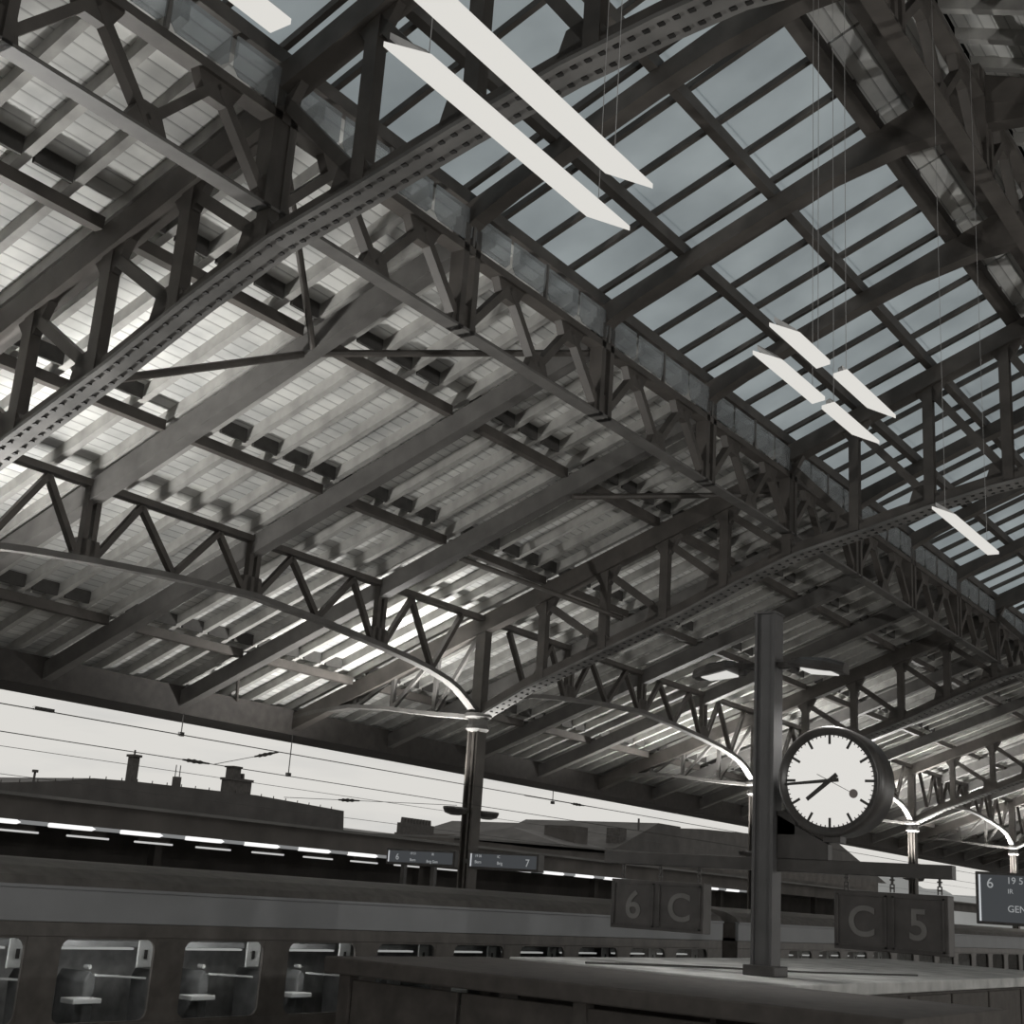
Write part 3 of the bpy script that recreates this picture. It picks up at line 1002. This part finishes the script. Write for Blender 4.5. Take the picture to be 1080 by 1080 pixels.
# hanging sector signs
def make_sign(y_left, chars, label, z0, z1):
    w = 1.12
    t = thing('sector_sign', (MX, y_left - w / 2, z0), label, 'sign', 'hanging sector signs')
    MB().box(MX - 0.02, MX + 0.16, y_left - w, y_left, z0, z1).build('housing', 'sign', t, 0.008)
    for k, ch in enumerate(chars):
        ya = y_left - 0.03 - k * 0.555
        yb = ya - 0.50
        fr = MB()
        for (a, b, c, d) in ((ya, ya - 0.02, z0 + 0.03, z1 - 0.03), (yb + 0.02, yb, z0 + 0.03, z1 - 0.03), (ya, yb, z0 + 0.03, z0 + 0.045), (ya, yb, z1 - 0.045, z1 - 0.03)):
            fr.box(MX - 0.035, MX - 0.02, min(a, b), max(a, b), c, d)
        fr.build('panel_frame', 'black', t)
        text_part('character', ch, (MX - 0.026, (ya + yb) / 2, (z0 + z1) / 2 - 0.02), 0.40, t, 'letter', 0.004, '-x', 'CENTER', 0.006)
    for y in (y_left - 0.10, y_left - 0.56, y_left - w + 0.10):
        for k in range(2):
            zc = z1 + 0.005 + k * (0.425 - z1) / 2
            ln = MB()
            hh = (0.425 - z1) / 2
            for s_ in (-0.018, 0.018):
                if k == 0: ln.box(MX + 0.055, MX + 0.065, y + s_ - 0.006, y + s_ + 0.006, zc, zc + hh)
                else: ln.box(MX + 0.06 + s_ - 0.006, MX + 0.06 + s_ + 0.006, y - 0.006, y + 0.006, zc - 0.01, zc + hh)
            ln.box(MX + 0.045, MX + 0.075, y - 0.022, y + 0.022, zc + hh * 0.4, zc + hh * 0.6)
            ln.build('chain_link', 'black', t)
    return t


make_sign(7.68, '6C', 'dark hanging sign reading 6 C left of the clock mast', -0.25, 0.26)
make_sign(5.14, 'C5', 'dark hanging sign reading C 5 on chains below the clock', -0.28, 0.27)

# ------------------------------------------------------------------ standing train behind the kiosk
TY = 10.5
WX0, WP, WW = 8.05, 1.475, 1.12      # first window in view, pitch, width
WZ0, WZ1 = -1.38, -0.62


def make_coach(x0, x1, label):
    t = thing('railway_coach', ((x0 + x1) / 2, TY + 1.4, -H - 0.5), label, 'train coach', 'coaches of the standing train')
    # side wall pieces around the window openings
    MB().box(x0, x1, TY, TY + 0.05, -H - 0.3, WZ0).build('lower_side', 'coach', t, 0.008)
    MB().box(x0, x1, TY, TY + 0.05, WZ1, -0.49).build('window_header', 'coach', t, 0.008)
    MB().box(x0, x1, TY - 0.012, TY + 0.05, -0.49, -0.205).build('grey_band', 'stripe', t, 0.008)
    MB().box(x0, x1, TY - 0.03, TY + 0.05, -0.203, -0.175).build('rain_strip', 'stripe', t)
    prof = [(TY, -0.175), (TY + 0.05, -0.10), (TY + 0.25, -0.02), (TY + 0.7, 0.04), (TY + 1.4, 0.06), (TY + 2.1, 0.04), (TY + 2.55, -0.02), (TY + 2.75, -0.10), (TY + 2.8, -0.175)]
    MB().prism([(x0, y, z) for y, z in prof], (x1 - x0, 0, 0)).build('roof', 'coachroof', t)
    MB().box(x0, x1, TY + 2.75, TY + 2.8, -H - 0.3, -0.175).build('far_side', 'inner_wall', t)
    MB().box(x0, x1, TY + 0.05, TY + 2.75, -H - 0.32, -H - 0.2).build('underframe', 'coach', t)
    MB().box(x0, x1, TY + 0.05, TY + 2.75, -0.50, -0.45).build('inner_ceiling', 'interior', t)
    MB().box(x0, x0 + 0.05, TY + 0.05, TY + 2.75, -H - 0.2, -0.176).build('end_wall', 'coach', t)
    MB().box(x1 - 0.05, x1, TY + 0.05, TY + 2.75, -H - 0.2, -0.176).build('end_wall', 'coach', t)
    for k in range(6):
        x = x0 + 1.5 + (k // 3) * (x1 - x0 - 5.0) + (k % 3) * 1.0
        MB().lathe((x, TY + 0.3, -H - 0.35 + 0.14), (0, 1, 0), [(0, 0.3), (0.1, 0.3), (0.12, 0.34), (0.14, 0.34)], 20).build('wheel', 'coach', t)
    n0 = math.ceil((x0 + 0.5 - WX0) / WP)
    n1 = math.floor((x1 - 0.5 - WX0 - WW) / WP)
    prev = x0
    lastw = None
    for n in range(n0, n1 + 1):
        xa = WX0 + n * WP
        MB().box(prev, xa, TY, TY + 0.05, WZ0, WZ1).build('pillar', 'coach', t)
        prev = xa + WW
        fr = MB()
        inner, outer = [], []
        for cx_, cz_, a0_ in ((xa + WW, WZ0, 270), (xa + WW, WZ1, 0), (xa, WZ1, 90), (xa, WZ0, 180)):
            sx_ = -1 if cx_ > xa else 1
            sz_ = -1 if cz_ > WZ0 else 1
            for q in range(5):
                an = math.radians(a0_ + 22.5 * q)
                inner.append((cx_ + sx_ * 0.115 + 0.10 * math.cos(an), cz_ + sz_ * 0.115 + 0.10 * math.sin(an)))
                outer.append((cx_, cz_))
        n_ = len(inner)
        for yq in (TY + 0.004, TY + 0.029):
            fr.v += [(a_, yq, b_) for a_, b_ in inner] + [(a_, yq, b_) for a_, b_ in outer]
        for i_ in range(n_):
            j_ = (i_ + 1) % n_
            for o_ in (0, 2 * n_):
                if outer[i_] == outer[j_]: fr.f.append((o_ + i_, o_ + j_, o_ + n_ + i_ // 5 * 5))
                else: fr.f.append((o_ + i_, o_ + j_, o_ + n_ + j_ // 5 * 5, o_ + n_ + i_ // 5 * 5))
            fr.f.append((i_, j_, 2 * n_ + j_, 2 * n_ + i_))
        wf = fr.build('window_frame', 'coach', t)
        MB().box(xa, xa + WW, TY + 0.03, TY + 0.036, WZ0, WZ1).build('pane', 'coachglass', t)
        if xa > 30: continue
        MB().box(xa + 0.28, xa + 1.20, TY + 0.42, TY + 0.50, -0.755, -0.735).build('lamp_bar', 'lampbar', t)
        MB().box(xa + 0.34, xa + 1.36, TY + 0.55, TY + 0.57, -0.735, -0.68).build('luggage_rack', 'interior', t)
        pl = MB()
        pl.box(xa + 1.16, xa + 1.36, TY + 0.30, TY + 0.32, -0.915, -0.655)
        plate = pl.build('white_panel', 'white', t, 0.02)
        MB().box(xa + 1.235, xa + 1.275, TY + 0.294, TY + 0.299, -0.83, -0.745).build('slot', 'black', plate)
        for xs in (xa + 0.25, xa + 0.80):
            mbs = MB()
            mbs.prism([(xs, TY + 0.55, -1.75), (xs + 0.12, TY + 0.55, -1.75), (xs + 0.10, TY + 0.55, -1.02), (xs + 0.02, TY + 0.55, -0.96), (xs - 0.03, TY + 0.55, -1.05)], (0, 0.45, 0))
            mbs.build('seat', 'seat', t, 0.02)
            MB().cyl((xs + 0.05, TY + 0.60, -0.93), (xs + 0.05, TY + 0.68, -0.93), 0.022, 8).build('grab_knob', 'white', t)
        MB().beam((xa + 0.75, TY + 0.40, -0.985), (xa + 1.38, TY + 0.40, -1.02), 0.02, 0.02).build('grab_rail', 'white', t)
        MB().box(xa + 0.55, xa + 0.88, TY + 0.40, TY + 0.60, -1.25, -1.20).build('table', 'white', t, 0.008)
    MB().box(prev, x1, TY, TY + 0.05, WZ0, WZ1).build('pillar', 'coach', t)
    return t


for xl in (7.1, 8.6, 10.05, 11.5):
    ld = bpy.data.lights.new('coach_lamp', 'POINT'); ld.energy = 15.0; ld.shadow_soft_size = 0.05
    lo = bpy.data.objects.new('coach_lamp', ld); col.objects.link(lo)
    lo.location = (xl, TY + 0.14, -0.55 + H)
make_coach(-3.0, 21.5, 'dark coach with grey band and lit windows at the lower left')
make_coach(22.1, 46.0, 'farther dark coach with grey band behind the C 5 sign')

# ------------------------------------------------------------------ overhead wires
def wire_run(pts, r, label, name='overhead_wire', drops=()):
    t = thing(name, pts[0], label, 'overhead wire', 'overhead wires')
    for a, b in zip(pts, pts[1:]):
        MB().cyl(a, b, r, 6).build('wire', 'wire', t)
    for (p, q) in drops:
        MB().cyl(p, q, r * 1.1, 6).build('dropper', 'wire', t)
        MB().box(q[0] - 0.03, q[0] + 0.03, q[1] - 0.02, q[1] + 0.02, q[2] - 0.035, q[2] + 0.01).build('clamp', 'wire', t)
    return t


wire_run([(-20, 11.8, 1.51), (60, 11.8, 1.51)], 0.006, 'upper overhead wire crossing the sky below the eave',
         drops=(((10.25, 11.8, 1.75), (10.25, 11.8, 1.53)), ((12.03, 11.8, 1.75), (12.03, 11.8, 1.27)), ((18.0, 11.8, 1.7), (18.0, 11.8, 1.48))))
wire_run([(-20, 11.8, 1.24), (60, 11.8, 1.24)], 0.005, 'lower overhead contact wire just above the chimneys')
wire_run([(-20, 22.0, 2.05), (25, 22.0, 2.05), (80, 22.0, 2.0)], 0.006, 'thin overhead wire over the second track beyond')
wire_run([(-20, 22.0, 1.55), (80, 22.0, 1.55)], 0.006, 'lowest thin overhead wire beyond the far platform edge')


def insulated_wire(p, q, frac, label):
    """thin span wire with a ribbed insulator in it"""
    p, q = Vector(p), Vector(q)
    t = thing('span_wire', p, label, 'span wire', 'span wires with insulators')
    MB().cyl(p, q, 0.004, 6).build('wire', 'wire', t)
    d = (q - p).normalized()
    c = p + (q - p) * frac
    MB().lathe(c - d * 0.2, d, [(0, 0.01), (0.06, 0.012), (0.08, 0.022), (0.13, 0.016), (0.17, 0.025), (0.22, 0.016), (0.26, 0.022), (0.31, 0.012), (0.4, 0.01)], 10).build('insulator', 'wire', t)


tag(MB().box(8.28, 8.52, 11.78, 11.82, 1.505, 1.54).build('wire_splice', 'wire'), 'small dark splice on the upper overhead wire at the far left', 'wire splice')
insulated_wire((9.79, 11.8, 1.24), (10.9, 11.8, 1.24), 0.66, 'span wire with insulator right of the tall chimney')
insulated_wire((10.79, 11.8, 1.24), (11.83, 11.8, 1.51), 0.8, 'slanting span wire with insulator above the stepped chimney')
insulated_wire((12.0, 11.8, 0.98), (15.5, 11.8, 1.20), 0.34, 'span wire with insulator above the stepped roof end')
insulated_wire((17.2, 11.8, 1.50), (20.3, 11.8, 1.51), 0.5, 'span wire with insulator between column and clock mast')

# ------------------------------------------------------------------ far canopy with its lamps
CYE = 24.0
fc = thing('far_canopy', (40, CYE + 4, -H), 'dark far platform canopy with a row of lit tubes along its edge', 'canopy')
MB().box(-20, 90, CYE + 0.2, CYE + 8.5, 0.98, 1.18).build('roof', 'slate', fc)
MB().box(-20, 90, CYE, CYE + 0.2, 0.84, 1.30).build('edge_fascia', 'masonry', fc)
MB().box(-20, 90, CYE - 0.12, CYE + 0.0, 1.30, 1.37).build('edge_gutter', 'slate_pale', fc)
MB().box(-20, 90, CYE + 8.5, CYE + 8.8, -H, 1.3).build('back_wall', 'masonry', fc)
for k in range(8):
    x = 2 + 11 * k
    MB().box(x - 0.12, x + 0.12, CYE + 3.9, CYE + 4.15, -H, 0.98).build('post', 'masonry', fc)
x = 11.4
n = 0
lampL = ['nearest', 'second', 'third', 'fourth', 'fifth', 'sixth', 'seventh', 'eighth', 'ninth', 'tenth', 'eleventh', 'twelfth', 'thirteenth', 'fourteenth', 'fifteenth', 'sixteenth', 'seventeenth', 'eighteenth', 'nineteenth', 'twentieth']
ordi = lambda n: lampL[n] if n < 20 else 'number %d' % (n + 1)
strip_proto = None
for n in range(20):
    x = 13.9 + 1.87 * n
    if 30.0 < x < 36.0 and n % 3 == 0: continue
    lb = ordi(n) + ' bright strip lamp along the far canopy, counted from the left edge'
    if strip_proto is None:
        t = thing('strip_lamp', (x, CYE, 0.74), lb, 'strip lamp', 'strip lamps of the far canopy')
        tb = MB().prism([(x, CYE, 0.79), (x + 0.10, CYE, 0.745), (x + 1.12, CYE, 0.745), (x + 1.22, CYE, 0.79), (x + 1.12, CYE, 0.835), (x + 0.10, CYE, 0.835)], (0, 0.10, 0)).build('tube', 'tube_far', t)
        MB().box(x + 1.22, x + 1.87, CYE, CYE + 0.10, 0.76, 0.838).build('gear_box', 'tube_end_glow', t, 0.01)  # grey section made to glow faintly
        strip_proto, sx0 = t, x
    else:
        copy_tree(strip_proto, x - sx0, label=lb)
st2 = None
for n in range(9):
    x = 17.3 + 1.9 * n
    lb = ordi(n) + ' thin weak tube below the bright lamps, counted from the left'
    if st2 is None:
        st2 = thing('slim_tube_lamp', (x, CYE + 1.4, 0.62), lb, 'tube lamp', 'slim tubes under the far canopy')
        MB().cyl((x, CYE + 1.4, 0.645), (x + 1.15, CYE + 1.4, 0.645), 0.022, 8).build('tube', 'tube_dim', st2)
        MB().box(x + 0.1, x + 1.05, CYE + 1.38, CYE + 1.42, 0.67, 0.979).build('hanger', 'masonry', st2)
        sx2 = x
    else:
        copy_tree(st2, x - sx2, label=lb)

# ------------------------------------------------------------------ departure displays
def make_display(x, y_l, y_r, z0, z1, label, texts, posts, arm=None):
    t = thing('departure_display', (x, (y_l + y_r) / 2, -H), label, 'display', 'departure displays')
    MB().box(x, x + 0.16, y_r - 0.04, y_l + 0.04, z0 - 0.04, z1 + 0.04).build('case', 'black', t, 0.01)
    MB().box(x - 0.006, x, y_r, y_l, z0, z1).build('screen', 'screen', t)
    MB().box(x - 0.010, x - 0.004, y_l - 0.035, y_l - 0.01, z0, z1).build('edge_light', 'screen_glow', t)
    for body, y, z, size in texts:
        text_part('lettering', body, (x - 0.012, y, z), size, t, 'screen_text', 0.002, '-x', 'LEFT')
    if arm:
        MB().box(arm[0], arm[1], arm[2], arm[3], z0 + 0.05, z0 + 0.12).build('arm', 'black', t)
    for y in posts:
        MB().box(x + 0.04, x + 0.12, y - 0.04, y + 0.04, -H, z0 - 0.04).build('post', 'black', t)
    return t


k = 1.345
make_display(18.83, 11.74 * k, 10.66 * k, 0.335 * k, 0.48 * k, 'small blue-grey departure display left of the column base',
             [('6', 11.60 * k, 0.40 * k, 0.15), ('19 51', 11.36 * k, 0.452 * k, 0.06), ('IR', 11.0 * k, 0.452 * k, 0.06), ('Bern', 11.36 * k, 0.37 * k, 0.07), ('Brig Sion', 11.08 * k, 0.36 * k, 0.07)], (11.0 * k, 11.5 * k))
make_display(18.5, 10.20 * k, 9.20 * k, 0.325 * k, 0.48 * k, 'small blue-grey departure display reading 7 right of the column base',
             [('7', 9.36 * k, 0.39 * k, 0.17), ('19 36', 10.12 * k, 0.452 * k, 0.06), ('IC', 9.78 * k, 0.452 * k, 0.06), ('Bern', 10.12 * k, 0.38 * k, 0.07), ('Brig', 9.78 * k, 0.375 * k, 0.07)], (), (18.55, 18.83, 10.19 * k, YC - 0.10))
make_display(20.0, 5.76, 4.30, 0.10, 0.74, 'large departure board reading 6 and GENE at the right edge',
             [('6', 5.64, 0.62, 0.20), ('19 51', 5.36, 0.665, 0.13), ('IR', 5.35, 0.52, 0.09), ('GENE', 5.36, 0.28, 0.13)], (4.5, 4.9))
dg = bpy.data.objects[-1] if False else None

# ------------------------------------------------------------------ window reflections of carriage lamps, built as glowing strips added in the hall
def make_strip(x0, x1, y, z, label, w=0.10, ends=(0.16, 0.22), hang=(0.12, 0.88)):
    t = thing('reflected_strip_light', ((x0 + x1) / 2, y, z), label, 'lamp reflection', 'window reflections of carriage lamps, built as strips')
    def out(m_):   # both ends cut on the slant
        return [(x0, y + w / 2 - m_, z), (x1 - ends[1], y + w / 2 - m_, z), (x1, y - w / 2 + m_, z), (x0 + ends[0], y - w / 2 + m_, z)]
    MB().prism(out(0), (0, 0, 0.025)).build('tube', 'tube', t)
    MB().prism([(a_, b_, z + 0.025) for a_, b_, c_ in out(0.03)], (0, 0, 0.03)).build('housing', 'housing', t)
    for f in hang:
        xx = x0 + (x1 - x0) * f
        ztop = 7.19 if y > 3.3 else zn(y) - 0.35
        MB().cyl((xx, y, z + 0.06), (xx, y, ztop + 0.6), 0.002, 5).build('added_wire', 'housing', t)  # added wire; the reflected lamps have none
    return t


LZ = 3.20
make_strip(3.32, 5.08, 3.12, LZ, 'long reflected carriage lamp, lower of the nearest pair at the top', w=0.115)
make_strip(2.7, 4.78, 2.83, LZ, 'long reflected carriage lamp, upper of the nearest pair at the top', w=0.125)
make_strip(6.74, 7.62, 3.12, LZ, 'lower left strip of the four-part lamp reflection across the skylight', ends=(0.2, -0.03), hang=(0.9,))
make_strip(7.76, 8.56, 3.10, LZ, 'lower right strip of the four-part lamp reflection across the skylight', ends=(-0.03, 0.26), hang=(0.1,))
make_strip(6.42, 7.08, 2.87, LZ, 'upper left strip of the four-part lamp reflection across the skylight', ends=(0.2, -0.03), hang=(0.9,))
make_strip(7.28, 8.12, 2.83, LZ, 'upper right strip of the four-part lamp reflection across the skylight', ends=(-0.03, 0.26), hang=(0.1,))
make_strip(10.2, 11.75, 3.16, LZ, 'small far lamp reflection near the right edge', w=0.10, ends=(0.3, 0.0))
make_strip(2.4, 3.03, 3.46, LZ, 'short end of a lamp reflection at the top left', w=0.11, ends=(0.0, 0.0), hang=(0.3,))

# ------------------------------------------------------------------ town behind the station
def house(name, x0, x1, y0, y1, z_eave, z_ridge, label, mat_roof='slate', hip=0.0, slots=()):
    t = thing(name, ((x0 + x1) / 2, (y0 + y1) / 2, -H - 0.55), label, 'building')
    MB().box(x0, x1, y0, y1, -H - 0.55, z_eave).build('walls', 'masonry', t)
    ym = (y0 + y1) / 2
    mb = MB()
    mb.v = [(x0 - 0.3, y0 - 0.3, z_eave), (x1 + 0.3, y0 - 0.3, z_eave), (x1 + 0.3, y1 + 0.3, z_eave), (x0 - 0.3, y1 + 0.3, z_eave), (x0 + hip, ym, z_ridge), (x1 - hip, ym, z_ridge)]
    mb.f = [(0, 1, 5, 4), (1, 2, 5), (2, 3, 4, 5), (3, 0, 4), (3, 2, 1, 0)]
    mb.build('roof', mat_roof, t)
    return t


def chimney(t, x, y, w, d, z0, z1, pots=0, cap=True, mat='chimney'):
    c = MB().box(x - w / 2, x + w / 2, y - d / 2, y + d / 2, z0, z1).build('chimney', mat, t)
    if cap:
        MB().box(x - w / 2 - 0.06, x + w / 2 + 0.06, y - d / 2 - 0.06, y + d / 2 + 0.06, z1, z1 + 0.10).build('cap', mat, c)
    for i in range(pots):
        px = x - w / 2 + (i + 0.5) * w / pots
        MB().cyl((px, y, z1 + (0.1 if cap else 0.0)), (px, y, z1 + 0.28), 0.11, 8, 0.085).build('chimney_pot', mat, c)
    return c


h1 = thing('long_house', (30, 49, -H - 0.55), 'long dark building with tall chimneys under the eave at left', 'building')
MB().box(5, 50.2, 45, 53, -H - 0.55, 1.6).build('walls', 'masonry', h1)
MB().prism([(5, 45, 1.6), (50.2, 45, 1.6), (50.0, 45, 3.48), (44, 45, 3.66), (36.9, 45, 3.55), (34.9, 45, 3.46), (33.2, 45, 3.17), (30.6, 45, 2.84), (5, 45, 2.2)], (0, 8, 0)).build('roof', 'slate', h1)
MB().box(5, 49.9, 44.8, 45, 2.35, 2.5).build('roof_gutter', 'slate_pale', h1)
chimney(h1, 37.0, 45.3, 0.34, 0.34, 2.6, 4.55, 0)
MB().cyl((37.0, 45.3, 4.6), (37.0, 45.3, 4.85), 0.04, 6).build('finial', 'chimney', h1)
chimney(h1, 39.45, 45.3, 0.24, 0.3, 2.6, 4.0, 0, False)
for dx in (-0.12, 0.12):
    MB().cyl((39.45 + dx, 45.3, 3.98), (39.45 + dx, 45.3, 4.5), 0.022, 5).build('aerial', 'chimney', h1)
ch = chimney(h1, 43.05, 45.4, 1.2, 0.7, 2.4, 4.2, 0)
MB().box(42.5, 42.95, 45.1, 45.6, 4.3, 4.75).build('stack', 'chimney', ch)
MB().box(42.44, 43.0, 45.06, 45.66, 4.75, 4.82).build('cap', 'chimney', ch)
for dx in (0.13, 0.36):
    MB().cyl((43.0 + dx, 45.4, 4.3), (43.0 + dx, 45.4, 4.56), 0.10, 8, 0.085).build('chimney_pot', 'chimney', ch)
MB().cyl((32.25, 45.2, 2.6), (32.25, 45.2, 3.40), 0.05, 6).build('vent_pipe', 'chimney', h1)
MB().cyl((32.25, 45.2, 3.40), (32.25, 45.2, 3.50), 0.12, 8).build('vent_cowl', 'chimney', h1)
for k in range(24):
    xx = 30.7 + k * 0.8
    zz = interp([(30.6, 2.84), (33.2, 3.17), (34.9, 3.46), (36.9, 3.55), (44, 3.66), (50, 3.48)], xx)
    MB().box(xx - 0.015, xx + 0.015, 45.0, 45.03, zz - 0.02, zz + 0.10).build('roof_hook', 'chimney', h1)
h2 = house('low_house', 50.4, 69, 45, 54, 2.55, 2.95, 'low dark roofs right of the long building', hip=1, mat_roof='slate_pale')
chimney(h2, 56.2, 45.4, 2.5, 0.5, 2.3, 3.32, 10, False)
h3 = house('warehouse', 69.8, 76, 45, 55, 3.2, 4.25, 'dark gabled house with a rooftop box beside the column', hip=2.0)
MB().box(73.2, 74.8, 46.2, 48.5, 3.2, 4.55).build('lift_housing', 'masonry', h3)
h4 = thing('gabled_warehouse', (81, 50, -H - 0.55), 'dark warehouse with rising pitched roof left of the clock mast', 'building')
MB().box(76.3, 85.2, 45, 56, -H - 0.55, 3.4).build('walls', 'masonry', h4)
MB().prism([(76.3, 45, 3.4), (85.2, 45, 3.4), (85.2, 45, 5.45), (82.0, 45, 5.45)], (0, 11, 0)).build('roof', 'slate', h4)
MB().box(77.3, 78.2, 45.3, 46.3, 3.4, 4.75).build('chimney', 'chimney', h4)
MB().cyl((80.3, 45.6, 3.4), (80.3, 45.6, 5.6), 0.07, 6).build('flue_pipe', 'chimney', h4)
h5 = thing('station_shed', (120, 62, -H - 0.55), 'large dark shed whose hipped roof cuts into the sky right of the mast', 'building')
MB().box(90, 166, 60, 75, -H - 0.55, 4.6).build('walls', 'masonry', h5)
MB().prism([(92, 60, 4.6), (169, 60, 4.6), (152.5, 60, 8.55), (118, 60, 7.4), (98, 60, 6.2)], (0, 15, 0)).build('roof', 'slate', h5)
h6 = thing('long_shed', (60, 33, -H - 0.55), 'long low shed with a thin bright ridge line behind the 6 C sign', 'building')
MB().box(44, 90, 33.5, 39, -H - 0.55, 2.1).build('walls', 'masonry', h6)
MB().prism([(44, 33.4, 2.1), (90, 33.4, 3.2), (90, 33.4, 3.28), (44, 33.4, 2.18)], (0, 5.6, 0)).build('roof', 'slate_pale', h6)
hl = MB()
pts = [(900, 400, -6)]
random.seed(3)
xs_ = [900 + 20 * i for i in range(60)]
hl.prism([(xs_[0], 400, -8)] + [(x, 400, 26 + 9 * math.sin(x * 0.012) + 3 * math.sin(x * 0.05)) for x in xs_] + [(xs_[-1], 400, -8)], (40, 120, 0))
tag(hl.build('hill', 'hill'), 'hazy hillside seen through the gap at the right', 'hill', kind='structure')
